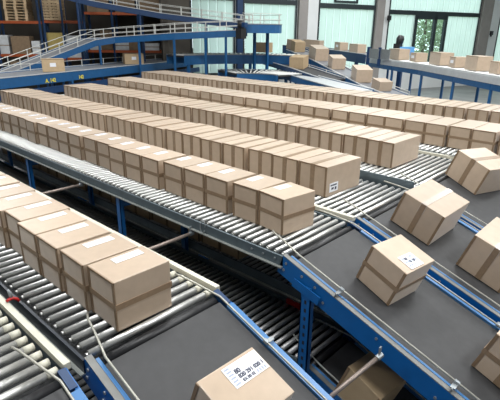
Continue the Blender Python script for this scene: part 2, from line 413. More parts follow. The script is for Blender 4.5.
# ------------------------------------------------------------------ roller lanes
ZU, ZL = 1.6, 0.4                                        # roller tops: upper tier, lower tier
def roller_mesh(wd_, r, ma, cap=0.05):
    mb = MB(); n = 10
    mb.tube([(0, 0.02, 0), (0, wd_-cap-0.02, 0)], r, n, 0)
    mb.tube([(0, 0.0, 0), (0, 0.02, 0)], r*0.6, n, 0); mb.tube([(0, wd_-cap-0.02, 0), (0, wd_, 0)], r*(1.05 if cap else 0.6), n, 1 if cap else 0)
    return mb.mesh('roller', [ma, M['cream']], True)
def roller_lane(label, c0, c1, s0, s1, z, near_from, legs=(), cap=0.0, pitch=0.098, left='dark', right='dark', ma='steel', shade_sheet=True, lift=0.0, leg_sides=(0, 1), leg_z=None, group=None):
    root = thing('roller_conveyor', label, 'conveyor', (s1, c0, FZ), group)
    wdt = c1-c0-0.05; r = 0.0285 if pitch > 0.1 else 0.0265
    me = roller_mesh(wdt, r, M[ma], cap)
    far = MB(); s = s1-0.05; cnt = 0
    while s > s0+0.03:
        if s > near_from and cnt < 290:
            obj('roller', me, root, (s-s1, 0.025, z-r-FZ)); cnt += 1
        else:
            far.tube([(s, c0+0.025, z-r), (s, c1-0.025, z-r)], r, 6)
        s -= pitch
    if far.v: part(root, 'distant_rollers', far, M[ma], True)['kind'] = 'stuff'
    for side, st in ((0, left), (1, right)):
        c = (c0, c1)[side]; sg = (-1, 1)[side]
        if st is None: continue
        if st in ('dark', 'black'):
            mb = MB().box(s0, s1, min(c, c+sg*0.02), max(c, c+sg*0.02), z-0.115, z-0.012+lift*1.25)
            rl = part(root, 'side_rail', mb, M['rail' if st == 'dark' else 'navy'])
            mb = MB().box(s0, s1, min(c, c+sg*0.05), max(c, c+sg*0.05), z-0.127, z-0.115)
            o = part(root, 'rail_flange', mb, M['railtop'])
        elif st == 'cream':
            mb = MB().box(s0, s1, min(c, c+sg*0.055), max(c, c+sg*0.045), z-0.02, z+0.028)
            part(root, 'cream_rail', mb, M['cream'])
            mb = MB().box(s0, s1, min(c, c+sg*0.03), max(c, c+sg*0.03), z-0.14, z-0.02)
            part(root, 'side_rail', mb, M['rail'])
    if shade_sheet: part(root, 'gap_shade_sheet', MB().box(s0, s1, c0, c1, z-0.125, z-0.115), M['dark'])  # dark sheet added to stand for the shade between rollers
    for sl in legs:
        for side in leg_sides:
            c = (c0+0.03, c1-0.03)[side]
            mb = MB().box(sl-0.05, sl+0.05, c-0.03, c-0.02, FZ, z-0.13)
            mb.box(sl-0.05, sl-0.04, c-0.03, c+0.03, FZ, z-0.13).box(sl+0.04, sl+0.05, c-0.03, c+0.03, FZ, z-0.13)
            lg = part(root, 'leg', mb, M['blue'])
            part(root, 'foot_plate', MB().box(sl-0.08, sl+0.08, c-0.06, c+0.06, FZ, FZ+0.012), M['dblue'])
        part(root, 'cross_beam', MB().box(sl-0.03, sl+0.03, c0+0.06, c1-0.06, z-0.30, z-0.22), M['blue'])
    return root

SB = -2.45                                               # where the rollers end and the declining belts begin
qh = at_z(212, 224, ZU-0.05)
sA = at_z(117, 203, ZU-0.15).x-0.2; sB = at_z(30, 160, ZU-0.15).x-0.2
L1 = roller_lane('upper roller lane under the labelled front row, with dark steel rail', 3.14, 4.30, -14.5, SB, ZU, -12.5, (sA, sB, -12.3))
part(L1, 'wire_hook', MB().tube([(qh.x+0.04*math.cos(a), 3.108+0.006*math.sin(a), ZU-0.04+0.075*math.sin(a)) for a in [k*math.pi/6 for k in range(12)]], 0.006, 6), M['galv'], True)
for ub in (0.1, 0.25, 0.4):
    part(L1, 'bolt', MB().tube([(SB-ub, 3.121, ZU-0.06), (SB-ub, 3.108, ZU-0.06)], 0.012, 8), M['galv'])
L0 = roller_lane('upper roller lane under the short carton row at lower left', 1.10, 2.25, -7.5, SB, ZU, -7.4, (-5.6,), cap=0.04, pitch=0.113, left='black', right='cream')
LM = roller_lane('empty roller lane at the bottom left edge, with cream rail', -0.2, 0.955, -7.0, SB, ZU, -5.0, (-4.6,), cap=0.05, pitch=0.113, left='dark', right='cream')
L2 = roller_lane('upper roller lane under the second long carton row', 4.42, 5.86, -14.2, SB, ZU, -4.6, (-4.5, -8.5, -12.5), left='cream', right=None, leg_sides=(1,))
L3 = roller_lane('upper roller lane under the third long carton row', 5.93, 7.95, -14.8, SB, ZU, -4.6, (-4.4, -8.4, -12.4), left='dark', right='cream', lift=0.085)
L4 = roller_lane('upper roller lane under the fourth long carton row', 8.20, 9.95, -15.8, -0.6, ZU, -4.6, (-1.5, -5, -10, -14.5), left='dark', right='dark')
L5 = roller_lane('upper roller lane under the hindmost carton row', 10.8, 12.7, -17.0, 0.4, ZU, 9.0, (-1.0, -5, -10, -15.5), left='dark', right='dark')
# lower tier
SL = -2.22
lowlanes = [(-0.1, 0.85, 'lower roller lane deepest below the bottom left belts'), (1.25, 2.15, 'lower roller lane below the short carton row'),
            (3.25, 4.05, 'dim lower roller lane showing in the gap beside the short carton row'), (4.36, 5.60, 'lower roller lane hidden below the labelled front row')]
for k, (a, b, lb) in enumerate(lowlanes):
    r_ = roller_lane(lb, a, b, -15.0 if k > 1 else -7.0, SL, ZL, (-4.5, -4.5, -12.0, -9)[k], (-5.6,) if k < 2 else (-5.1, -9.0, -13.0), left='dark', right='dark', ma='dimsteel', shade_sheet=True, lift=0.03)
    if k == 2:
        part(r_, 'red_sticker', MB().box(-3.1, -2.85, 4.044, 4.0485, ZL-0.03, ZL+0.026).box(-3.1, -2.85, 4.044, 4.074, ZL+0.0265, ZL+0.031), M['red'])

# ------------------------------------------------------------------ declining belts
TH = math.radians(19.2)
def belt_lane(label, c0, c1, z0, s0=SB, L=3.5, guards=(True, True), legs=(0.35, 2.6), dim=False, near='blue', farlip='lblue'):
    def bp(u, c, w): return Vector((s0+u*math.cos(TH)+w*math.sin(TH), c, z0-u*math.sin(TH)+w*math.cos(TH)))
    L = min(L, (z0-FZ-0.25)/math.sin(TH))
    root = thing('belt_conveyor', label, 'conveyor', (s0, c0, FZ))
    part(root, 'belt', MB().box(0.11, L, c0+0.085, c1-0.085, -0.035, -0.005, bp), M['belt'])
    part(root, 'end_roller', MB().tube([bp(0.06, c0+0.08, -0.05), bp(0.06, c1-0.08, -0.05)], 0.04, 12), M['black'], True)
    nf = part(root, 'side_frame', MB().box(0, L, c0, c0+0.03, -0.20, 0.0, bp), M['blue'])
    ff = part(root, 'side_frame', MB().box(0, L, c1-0.03, c1, -0.20, 0.0, bp), M['blue'])
    part(root, 'grey_lip', MB().box(0.0, L, c0, c0+0.05, 0.0, 0.008, bp), M['dull'])
    part(root, 'blue_lip', MB().box(0.05, L, c0+0.05, c0+0.075, -0.02, 0.012, bp), M['lblue'])
    part(root, 'blue_lip', MB().box(0.18, L, c1-0.075, c1-0.005, -0.02, 0.014, bp), M[farlip])
    part(root, 'end_plate', MB().box(0.0, 0.16, c1-0.06, c1-0.01, -0.02, 0.012, bp), M['dblue'])
    part(root, 'under_pan', MB().box(0.02, L, c0+0.03, c1-0.03, -0.19, -0.17, bp), M['dark'])
    if not dim:
        for u in (0.06, 0.06, 0.26, 0.26, 0.42, 0.55, 1.1, 1.7, 2.3):
            w_ = -0.05 if len(nf.children) % 2 == 0 else -0.13
            b = MB().tube([bp(u, c0+0.001, w_), bp(u, c0-0.008, w_)], 0.013, 8); me = b.mesh('bolt', M['galv'])
            me.transform(Matrix.Translation(-Vector(root.location))); o = obj('bolt', me, nf)
    for sd, on in enumerate(guards):
        if not on: continue
        c = c0+0.09 if sd == 0 else c1-0.09
        ci = c0+0.20 if sd == 0 else c1-0.20
        gh = 0.055
        pts = [bp(-0.32, ci, 0.0), bp(-0.27, (ci*0.8+c*0.2), 0.005), bp(-0.12, (ci+c)/2, 0.03), bp(0.1, c, gh), bp(L, c, gh)]
        g = part(root, 'guard_rail', MB().tube(pts, 0.009, 8), M['guard' if not dim else 'railtop'], True)
        for u in (0.62, 1.75, 2.9):
            if u > L-0.1: continue
            e = c0+0.015 if sd == 0 else c1-0.015
            part(root, 'bracket', MB().bar(bp(u, e, 0.0), bp(u, e, gh-0.01), 0.03, 0.006, (1, 0, 0)).bar(bp(u, e, gh-0.012), bp(u, c, gh-0.012), 0.04, 0.006).tube([bp(u-0.02, c, gh), bp(u+0.02, c, gh)], 0.018, 8), M['galv'])
    for u in legs:
        if u > L-0.1: continue
        for c in (c0-0.012, c1+0.012):
            p = bp(u, c, -0.1)
            mb = MB().box(p.x-0.055, p.x+0.055, c-0.006, c+0.006, FZ, p.z)
            mb.box(p.x-0.055, p.x-0.045, c-0.006, c+0.055, FZ, p.z-0.12).box(p.x+0.045, p.x+0.055, c-0.006, c+0.055, FZ, p.z-0.12)
            lg = part(root, 'leg', mb, M['blue'])
            hb = MB()
            zz = FZ+0.1
            while zz < p.z-0.15:
                hb.box(p.x-0.012, p.x+0.012, c-0.0075, c-0.0055, zz, zz+0.04); zz += 0.09
            me = hb.mesh('slot', M['black']); me.transform(Matrix.Translation(-Vector(root.location))); obj('slot', me, lg)['kind'] = 'stuff'
        mb = MB(); c = c0-0.012; p = bp(u, c, -0.1)
        mb.bar(p+Vector((-0.15, -0.012, 0.0)), p+Vector((0.15, -0.012, -0.085)), 0.012, 0.09)
        part(root, 'gusset', mb, M['blue'])
    root['_bp'] = 0
    return bp
bpM = belt_lane('dark belt descending at the bottom left corner, with cream guard rail', -0.15, 0.97, ZU, legs=(2.4,))
bp0 = belt_lane('dark descending belt below the short carton row', 1.09, 2.28, ZU, legs=(2.4,))
bp1 = belt_lane('wide dark descending belt with blue side, after the labelled front row', 3.12, 4.32, ZU)
bp2 = belt_lane('dark descending belt carrying two tilted cartons with vertical tape', 4.44, 5.84, ZU, legs=())
bp3 = belt_lane('dark descending belt at the right edge carrying one tilted carton', 5.94, 7.93, ZU)
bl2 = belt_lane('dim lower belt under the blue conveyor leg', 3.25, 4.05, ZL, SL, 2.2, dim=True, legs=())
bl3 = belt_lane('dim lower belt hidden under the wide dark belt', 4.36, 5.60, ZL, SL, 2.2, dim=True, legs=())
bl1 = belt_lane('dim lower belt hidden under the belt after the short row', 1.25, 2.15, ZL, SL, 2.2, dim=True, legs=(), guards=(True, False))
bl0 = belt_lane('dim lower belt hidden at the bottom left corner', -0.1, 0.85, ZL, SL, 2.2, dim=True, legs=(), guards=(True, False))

# ------------------------------------------------------------------ cartons
CM = {}
def body_mesh(lx, ly, h, ma, key):
    bm = bmesh.new(); bmesh.ops.create_cube(bm, size=1)
    for v in bm.verts: v.co = Vector((v.co.x*lx, v.co.y*ly, (v.co.z+0.5)*h))
    bmesh.ops.bevel(bm, geom=bm.edges[:], offset=0.007, segments=2, affect='EDGES', profile=0.6)
    bmesh.ops.subdivide_edges(bm, edges=[e for e in bm.edges if e.calc_length() > 0.2], cuts=2, use_grid_fill=True)
    rnd = random.Random(key)
    for v in bm.verts:                                    # cardboard walls belly out a little
        fx, fy, fz = 1-(2*v.co.x/lx)**2, 1-(2*v.co.y/ly)**2, 1-(2*(v.co.z/h)-1)**2
        if abs(abs(v.co.x)-lx/2) < 1e-4: v.co.x += math.copysign(0.004*max(fy, 0)*max(fz, 0), v.co.x)
        if abs(abs(v.co.y)-ly/2) < 1e-4: v.co.y += math.copysign(0.005*max(fx, 0)*max(fz, 0), v.co.y)
        if abs(v.co.z-h) < 1e-4: v.co.z += 0.002*max(fx, 0)*max(fy, 0)
    me = bpy.data.meshes.new('carton_body'); bm.to_mesh(me); bm.free(); me.materials.append(ma); return me
def strip(mb, x0, x1, y0, y1, z0, z1): mb.box(x0, x1, y0, y1, z0, z1)
def band_h(lx, ly, z0, z1, e=0.006):                      # tape once round the four sides
    mb = MB(); a, b = lx/2, ly/2
    o = [(-a-e, -b-e), (a+e, -b-e), (a+e, b+e), (-a-e, b+e)]; i = [(-a+0.002, -b+0.002), (a-0.002, -b+0.002), (a-0.002, b-0.002), (-a+0.002, b-0.002)]
    for k in range(4):
        k2 = (k+1) % 4
        p = [(*o[k], z0), (*o[k2], z0), (*i[k2], z0), (*i[k], z0), (*o[k], z1), (*o[k2], z1), (*i[k2], z1), (*i[k], z1)]
        mb.add(p, MB.BF)
    return mb
def band_top_y(lx, ly, h, x0, x1, drop, e=0.0065):        # tape over the top along y and down both end faces
    mb = MB(); b = ly/2
    mb.box(x0, x1, -b-e, b+e, h-0.001, h+0.0045)
    mb.box(x0, x1, -b-e, -b+0.002, h-drop, h).box(x0, x1, b-0.002, b+e, h-drop, h)
    return mb
def label_parts(cx, cy, z, w, d, seed, kind='small'):
    """paper plate on top, its long side along y; print blocks run along y"""
    rnd = random.Random(seed)
    pm = MB().box(cx-d/2, cx+d/2, cy-w/2, cy+w/2, z, z+0.0025)
    ink = MB(); zt = z+0.003
    rows = 3
    for r in range(rows):
        x = cx-d/2+d*(0.22+0.28*r); y = cy-w/2+w*0.08
        while y < cy+w/2-w*0.14:
            l = rnd.uniform(0.06, 0.16)*w
            if rnd.random() < 0.75: ink.box(x-d*0.07, x+d*0.07, y, y+l, zt-0.001, zt+0.0005)
            y += l+w*0.035
    return pm, ink
def proto(style, lx, ly, h, ma='card', key=0):
    """list of (name, mesh, parent index or None) for one carton style"""
    P = [('carton_body', body_mesh(lx, ly, h, M[ma], key), None)]
    e = 0.0062
    if 'H' in style:
        P.append(('tape', band_h(lx, ly, h*0.44, h*0.44+0.045).mesh('tape', M['tape']), None))
    if 'V' in style or 'C' in style:
        P.append(('tape', band_top_y(lx, ly, h, -0.035, 0.035, h*(0.98 if 'V' in style else 0.3)).mesh('tape', M['cleartape' if 'C' in style else 'tape']), None))
    if 'C' in style:
        P.append(('side_tape', MB().box(-0.03, 0.03, -ly/2-e-0.001, -ly/2+0.002, 0.005, h*0.99).mesh('side_tape', M['tape']), None))
    if 'E' in style:                                      # brown corner strips on the vertical edges
        for sx in (-1, 1):
            a = sx*lx/2
            mb = MB().box(min(a, a-sx*0.026), max(a, a-sx*0.026), -ly/2-0.0055, -ly/2+0.002, 0.004, h-0.004)
            P.append(('corner_strip', mb.mesh('corner_strip', M['edge']), None))
    if 'T' in style:                                      # brown edge strip along the top near edge
        P.append(('edge_strip', MB().box(-lx/2, lx/2, -ly/2-0.0058, -ly/2+0.003, h-0.018, h-0.002).mesh('edge_strip', M['edge']), None))
    if 'L' in style:
        lab = {'LA': (-lx*0.27, ly*0.07, 0.19, 0.10), 'LB': (-lx*0.26, ly*0.10, 0.24, 0.085)}['LB' if 'B' in style else 'LA']
        pm, ink = label_parts(lab[0], lab[1], h+0.003, lab[2], lab[3], key)
        i = len(P)
        P.append(('shipping_label', pm.mesh('shipping_label', M['paper']), None))
        P.append(('print', ink.mesh('print', M['inkgrey']), i))
    return P
def put(P, label, loc, rot=(0, 0, 0), group=None, cat='carton', name='carton', mtx=None):
    o = thing(name, label, cat, loc, group, None)
    if mtx is not None: o.matrix_world = mtx
    else: o.rotation_euler = rot
    made = []
    for (n, me, pi) in P:
        made.append(obj(n, me, o if pi is None else made[pi]))
        if 'print' in n or n == 'bar_code': made[-1]['kind'] = 'stuff'
    return o
def row(protos, c0, ly, lx, s_end, s_start, z, phrase, group, gap=(0.014, 0.03), jit=0.03, yaw=1.3, skip=(), first=None, biggap=0.3):
    s = s_end; k = 0
    while s-lx > s_start and k < len(ORD):
        if k == 0 and first is not None: yw, dc = first
        else: yw, dc = random.uniform(-yaw, yaw), random.uniform(-jit, jit)
        P = protos[random.randrange(len(protos))]
        put(P, 'brown carton %s from the belt end of the %s' % (ORD[k], phrase), (s-lx/2, c0+ly/2+dc, z), (0, 0, math.radians(yw)), group)
        s -= lx+random.uniform(*gap)+(random.uniform(0.02, 0.05) if random.random() < biggap else 0); k += 1
    return k
pL1 = [proto('HETL', 0.385, 0.465, 0.40, 'card', 10+k) for k in range(3)]
pL0 = [proto('HETLB', 0.36, 0.465, 0.39, 'card', 20+k) for k in range(3)]
pL2 = [proto('VET', 0.455, 0.76, 0.40, 'card', 30+k) for k in range(2)]
pL3 = [proto('VET', 0.455, 0.90, 0.40, 'card', 35+k) for k in range(2)]
pL4 = [proto('HET', 0.40, 0.92, 0.40, 'card', 40+k) for k in range(2)]
pL5 = [proto('VET', 0.455, 1.15, 0.40, 'card', 50+k) for k in range(2)]
row(pL1, 3.49, 0.465, 0.385, -2.71, -14.3, ZU, 'labelled front row', 'cartons of the labelled front row', first=(-7, 0.0))
row(pL0, 1.40, 0.465, 0.36, -2.53, -6.6, ZU, 'short row at the lower left', 'cartons of the short row', gap=(0.012, 0.022), first=(-1, 0.0))
row(pL2, 4.78, 0.76, 0.455, -3.08, -13.9, ZU, 'second long row', 'cartons of the second long row', first=(-3, 0.0))
row(pL3, 6.64, 0.90, 0.455, -3.12, -14.1, ZU, 'third long row', 'cartons of the third long row')
row(pL4, 8.70, 0.92, 0.40, -0.95, -15.2, ZU, 'fourth long row', 'cartons of the fourth long row')
row(pL5, 11.1, 1.15, 0.455, -0.2, -16.4, ZU, 'hindmost row', 'cartons of the hindmost row')
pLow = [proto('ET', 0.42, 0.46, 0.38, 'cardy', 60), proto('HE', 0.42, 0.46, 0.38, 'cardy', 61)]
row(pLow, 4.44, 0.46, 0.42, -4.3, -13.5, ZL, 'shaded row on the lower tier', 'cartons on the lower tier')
# white label on the end face of the last carton of the second row
lm = MB().box(-3.137, -3.132, 4.90, 5.17, ZU+0.05, ZU+0.17)
# cartons on the belts
def belt_put(P, label, bp, u, c, yaw, name='carton'):
    t = Matrix.Rotation(TH, 4, 'Y') @ Matrix.Rotation(yaw, 4, 'Z')
    p = bp(u, c, 0.002)
    return put(P, label, p, mtx=Matrix.Translation(p) @ t, group='cartons riding down the belts')
b1 = proto('HE', 0.40, 0.465, 0.395, 'card', 70)
pm, ink = label_parts(0.10, -0.035, 0.399, 0.20, 0.16, 5)
b1 += [('shipping_label', pm.mesh('shipping_label', M['paper']), None), ('print', ink.mesh('print', M['inkgrey']), len(b1))]
b1 += [('bar_code', MB().box(0.05, 0.08, -0.09, -0.05, 0.4015, 0.4025).box(0.09, 0.12, -0.06, -0.035, 0.4015, 0.4025).box(0.09, 0.12, -0.01, 0.02, 0.4015, 0.4025).mesh('bar_code', M['ink']), len(b1)-2)]
belt_put(b1, 'tilted carton with square white label on the wide dark belt', bp1, 0.803, 3.76, -0.12)
b2 = proto('CE', 0.52, 0.72, 0.40, 'card', 71)
belt_put(b2, 'tilted carton with shiny clear tape across its top, nearest the second row', bp2, 0.498, 5.198, -0.016)
b3 = proto('VE', 0.56, 0.72, 0.42, 'card', 72)
belt_put(b3, 'tilted carton with brown tape at the right edge below the fourth row', bp3, 0.377, 7.244, -0.234)
b4 = proto('CE', 0.50, 0.71, 0.415, 'card', 73)
belt_put(b4, 'tilted carton cut off by the right edge, lower of two on its belt', bp2, 1.342, 5.186, -0.002)
b5 = proto('VHE', 0.45, 0.50, 0.40, 'card', 74)
belt_put(b5, 'turned carton in the bottom right corner of the wide belt', bp1, 2.0, 3.80, -0.06)
b6 = proto('E', 0.376, 0.45, 0.389, 'card', 75)
pm = MB().box(-0.165, -0.02, -0.06, 0.215, 0.391, 0.394)
i6 = len(b6)
b6.append(('shipping_label', pm.mesh('shipping_label', M['paper']), None))
def txt_on(s, size, x, y, z, ma, bold=0.0):               # text reads along +y, its top towards -x
    me = text_mesh(s, size, ma, bold=bold)
    me.transform(Matrix(((0, -1, 0, x), (1, 0, 0, y), (0, 0, 1, z), (0, 0, 0, 1)))); return me
for s, size, x, y, ma, bd in (('80', 0.042, -0.095, 0.0, M['ink'], 0.0025), ('820 291 020 1', 0.035, -0.062, 0.003, M['ink'], 0.0022), ('EX 00 02', 0.026, -0.032, 0.01, M['ink'], 0.0016)):
    b6.append(('print', txt_on(s, size, x, y, 0.3946, ma, bd), i6))
gm = MB()
for k in range(6): gm.box(-0.155+k*0.022, -0.143+k*0.022, -0.05, -0.012, 0.394, 0.3946)
for k in range(4): gm.box(-0.05, -0.028, 0.125+k*0.02, 0.138+k*0.02, 0.394, 0.3946)
gm.box(-0.152, -0.148, 0.05, 0.2, 0.394, 0.3946).box(-0.135, -0.131, 0.10, 0.2, 0.394, 0.3946)
b6.append(('grey_print', gm.mesh('grey_print', M['inkgrey']), i6))
belt_put(b6, 'large foreground carton with printed shipping label at the bottom edge', bp0, 0.909, 1.573, -0.026)
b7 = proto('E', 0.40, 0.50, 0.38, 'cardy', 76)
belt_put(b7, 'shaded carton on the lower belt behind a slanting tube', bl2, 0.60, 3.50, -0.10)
# end label of second row
c2 = [o for o in bpy.data.objects if o.name.startswith('carton') and o.get('label', '') == 'brown carton first from the belt end of the second long row'][0]
ex = 0.455/2+0.0035
lab = obj('shipping_label', MB().box(ex, ex+0.003, -0.31, -0.13, 0.05, 0.17).mesh('shipping_label', M['paper']), c2)
obj('print', MB().box(ex+0.003, ex+0.0035, -0.29, -0.16, 0.13, 0.15).box(ex+0.003, ex+0.0035, -0.27, -0.22, 0.08, 0.11).box(ex+0.003, ex+0.0035, -0.20, -0.16, 0.07, 0.11).mesh('print', M['ink']), lab)
# tubes tying the two tiers of lanes together
def tie(label, p0, p1, r=0.02):
    p0, p1 = Vector(p0), Vector(p1)
    root = thing('tie_tube', label, 'tube', p0, 'tie tubes between the lanes')
    part(root, 'tube', MB().tube([p0, p1], r, 10), M['pole'], True)
    d = (p1-p0).normalized()
    part(root, 'clamp', MB().tube([p1-d*0.05, p1+d*0.01], r*1.35, 10).bar(p1-d*0.02, p1-d*0.02+Vector((0, 0, 0.09)), 0.03, 0.012), M['galv'])
    part(root, 'clamp', MB().tube([p0-d*0.01, p0+d*0.05], r*1.35, 10).bar(p0+d*0.02, p0+d*0.02+Vector((0, 0, 0.09)), 0.03, 0.012), M['galv'])
for lb, q in (('slim tie tube under the far end of the dark steel rail', at_z(118, 176, 1.42)), ('slim tie tube beside the last labelled carton of the short row', at_z(195, 232, 1.42))):
    tie(lb, (q.x, 2.30, 1.42), (q.x, 3.12, 1.42))
q = at_z(381, 355, 1.15)
tie('tube slanting across the bottom edge between two belts', at_z(318, 407, 0.98), at_z(381, 355, 1.15), 0.018)
# red tie on the bottom left rail
q = at_z(11, 297, ZU+0.06)
rt = thing('cable_tie', 'red tie with grey lever on the rail at lower left', 'clamp', (q.x, 1.03, ZU+0.05))
part(rt, 'strap', MB().tube([(q.x, 0.99, ZU+0.035), (q.x, 1.005, ZU+0.045), (q.x, 1.04, ZU+0.045), (q.x+0.01, 1.065, ZU+0.03), (q.x+0.015, 1.075, ZU+0.01)], 0.012, 8), M['red'], True)
part(rt, 'lever', MB().tube([(q.x-0.005, 1.03, ZU+0.05), (q.x-0.01, 1.03, ZU+0.08), (q.x-0.02, 1.02, ZU+0.12)], [0.013, 0.016, 0.008], 8), M['galv'], True)

# ------------------------------------------------------------------ conveyors further back
def path_conveyor(name, label, pts, width, ma_bed, side_h=0.3, side='bblue', legs=(), rail=0.0, rail_sides=(0, 1), post=0.9, lip=True, group=None, guard_r=0.014, second=False, leg_w=0.085, rollers=0, lip_h=0.03, far_legs=True, band=0.0):
    """pts: points on the near top edge of the bed; the bed spreads away from the camera"""
    pts = [Vector(p) for p in pts]
    dirs = []
    for i in range(len(pts)):
        a = pts[max(i-1, 0)]; b = pts[min(i+1, len(pts)-1)]
        d = Vector((b.x-a.x, b.y-a.y, 0)).normalized(); n = Vector((-d.y, d.x, 0))
        if n.dot(FH) < 0: n = -n
        dirs.append(n)
    base = Vector((pts[0].x, pts[0].y, FZ))
    root = thing(name, label, 'conveyor', base, group)
    near = pts; far = [p+n*width for p, n in zip(pts, dirs)]
    mb = MB(); Z = Vector((0, 0, 1))
    for i in range(len(pts)-1):
        mb.add([near[i]-Z*0.06, near[i+1]-Z*0.06, far[i+1]-Z*0.06, far[i]-Z*0.06, near[i], near[i+1], far[i+1], far[i]], MB.BF)
    part(root, 'bed', mb, M[ma_bed])
    for e, sgn in ((near, -1), (far, 1)):
        mb = MB()
        for i in range(len(pts)-1):
            a, b = e[i], e[i+1]; na, nb = dirs[i]*sgn*0.05, dirs[i+1]*sgn*0.05
            mb.add([a-Z*side_h, b-Z*side_h, b+nb-Z*side_h, a+na-Z*side_h, a+Z*0.02, b+Z*0.02, b+nb+Z*0.02, a+na+Z*0.02], MB.BF)
        part(root, 'side_panel', mb, M[side])
        if lip:
            mb = MB()
            for i in range(len(pts)-1):
                a, b = e[i], e[i+1]; na, nb = dirs[i]*sgn*0.07, dirs[i+1]*sgn*0.07
                mb.add([a+Z*0.02, b+Z*0.02, b+nb+Z*0.02, a+na+Z*0.02, a+Z*(0.02+lip_h), b+Z*(0.02+lip_h), b+nb+Z*(0.02+lip_h), a+na+Z*(0.02+lip_h)], MB.BF)
            part(root, 'lip', mb, M['palegrey'])
        if band and sgn == -1:
            mb = MB()
            for i in range(len(pts)-1):
                a, b = e[i]-dirs[i]*0.05, e[i+1]-dirs[i+1]*0.05; na, nb = -dirs[i]*0.04, -dirs[i+1]*0.04
                mb.add([a-Z*band, b-Z*band, b+nb-Z*band, a+na-Z*band, a+Z*0.02, b+Z*0.02, b+nb+Z*0.02, a+na+Z*0.02], MB.BF)
            part(root, 'side_band', mb, M['palegrey'])
        if second and sgn == -1:
            mb = MB()
            for i in range(len(pts)-1):
                a, b = e[i]+dirs[i]*sgn*0.35, e[i+1]+dirs[i+1]*sgn*0.35; na, nb = dirs[i]*sgn*0.05, dirs[i+1]*sgn*0.05
                o = Z*0.42
                mb.add([a-o-Z*0.25, b-o-Z*0.25, b+nb-o-Z*0.25, a+na-o-Z*0.25, a-o, b-o, b+nb-o, a+na-o], MB.BF)
            part(root, 'lower_panel', mb, M['dblue'])
    def at_t(t, e):
        k = min(int(t), len(pts)-2); f = t-k
        return e[k].lerp(e[k+1], f)
    for t in legs:
        for e in ((near, far) if far_legs else (near,)):
            p = at_t(t, e)
            part(root, 'leg', MB().box(p.x-leg_w/2, p.x+leg_w/2, p.y-leg_w/2, p.y+leg_w/2, FZ, p.z-side_h*0.5), M[side])
    if rail:
        for sdi in rail_sides:
            e = (near, far)[sdi]
            for h in ((rail, rail*0.5) if rail > 0.3 else (rail,)):
                part(root, 'handrail', MB().tube([p+Z*h for p in e], guard_r, 6), M['rail_cream'], True)
            pos = []
            for i in range(len(pts)-1):
                n = max(1, round((e[i+1]-e[i]).length/post))
                pos += [e[i].lerp(e[i+1], k/n) for k in range(n)]
            pos.append(e[-1])
            for p in pos:
                part(root, 'rail_post', MB().bar(p, p+Z*(rail+0.02), guard_r*2.2, guard_r*2.2), M['rail_cream'])
    if rollers:
        n = int(sum((near[i+1]-near[i]).length for i in range(len(pts)-1))/rollers)
        for k in range(n):
            t = (k+0.5)/n*(len(pts)-1)
            a, b = at_t(t, near), at_t(t, far)
            part(root, 'roller', MB().tube([a+Z*0.02+(b-a)*0.03, b+Z*0.02-(b-a)*0.03], 0.045, 6), M['steel'], True)
    return root
ZF = 1.9
d_f = Vector((-3.4, 9.4, 0)).normalized(); pF = Vector((-17.8, 6.3, ZF))
feeder = path_conveyor('feeder_conveyor', 'long blue feeder conveyor with grey belt crossing behind the carton rows', [pF-d_f*7, pF, pF+d_f*17], 1.9, 'gbelt', 0.34, 'bblue', legs=(0.3, 0.8, 1.2, 1.5, 1.9), rail=0.28, rail_sides=(1,), post=1.6, second=True)
nF = Vector((-d_f.y, d_f.x, 0));  nF = nF if nF.dot(FH) < 0 else -nF
for s, px in (('A. 142', 46), ('142', 79)):
    # where the ray in that column meets the front of the feeder panel
    p = None; best = 9
    for k in range(400):
        q = pF+d_f*(-7+24*k/400)
        qq = q+nF*0.06-Vector((0, 0, 0.30))
        v = qq-Vector((0, 0, CZ)); x = 250+F_PX*v.dot(cam_r)/v.dot(FW)
        if abs(x-px) < best: best = abs(x-px); p = qq
    me = text_mesh(s, 0.20, M['yellow'], 'lettering', 0.008)
    me.transform(Matrix(((d_f.x, 0, nF.x, p.x), (d_f.y, 0, nF.y, p.y), (0, 1, 0, p.z), (0, 0, 0, 1))))
    me.transform(Matrix.Translation(-Vector(feeder.location)))
    obj('lettering', me, feeder)['kind'] = 'stuff'
B = path_conveyor('elevated_conveyor', 'blue elevated conveyor rising from the left, with pale handrails', [at_d(-40, 95, 19.6), at_d(0, 77.5, 20.3), at_d(95, 40.5, 24.0), at_d(115, 37.5, 24.3), at_d(175, 33.5, 23.4), at_d(243, 30.5, 23.0)], 1.5, 'gbelt', 0.27, 'bblue', legs=(1.6, 2.2, 3.4, 3.98, 4.45, 4.75), rail=0.46, post=0.95, far_legs=False)
Cc = path_conveyor('elevated_conveyor', 'deep blue upper conveyor sloping down to the bend before the windows', [at_d(20, -18, 24.8), at_d(90, 1, 25.2), at_d(160, 13.5, 25.8), at_d(243, 24, 26.2)], 1.3, 'gbelt', 0.24, 'dblue', legs=(0.8, 1.7, 2.55), rail=0.45, post=1.0)
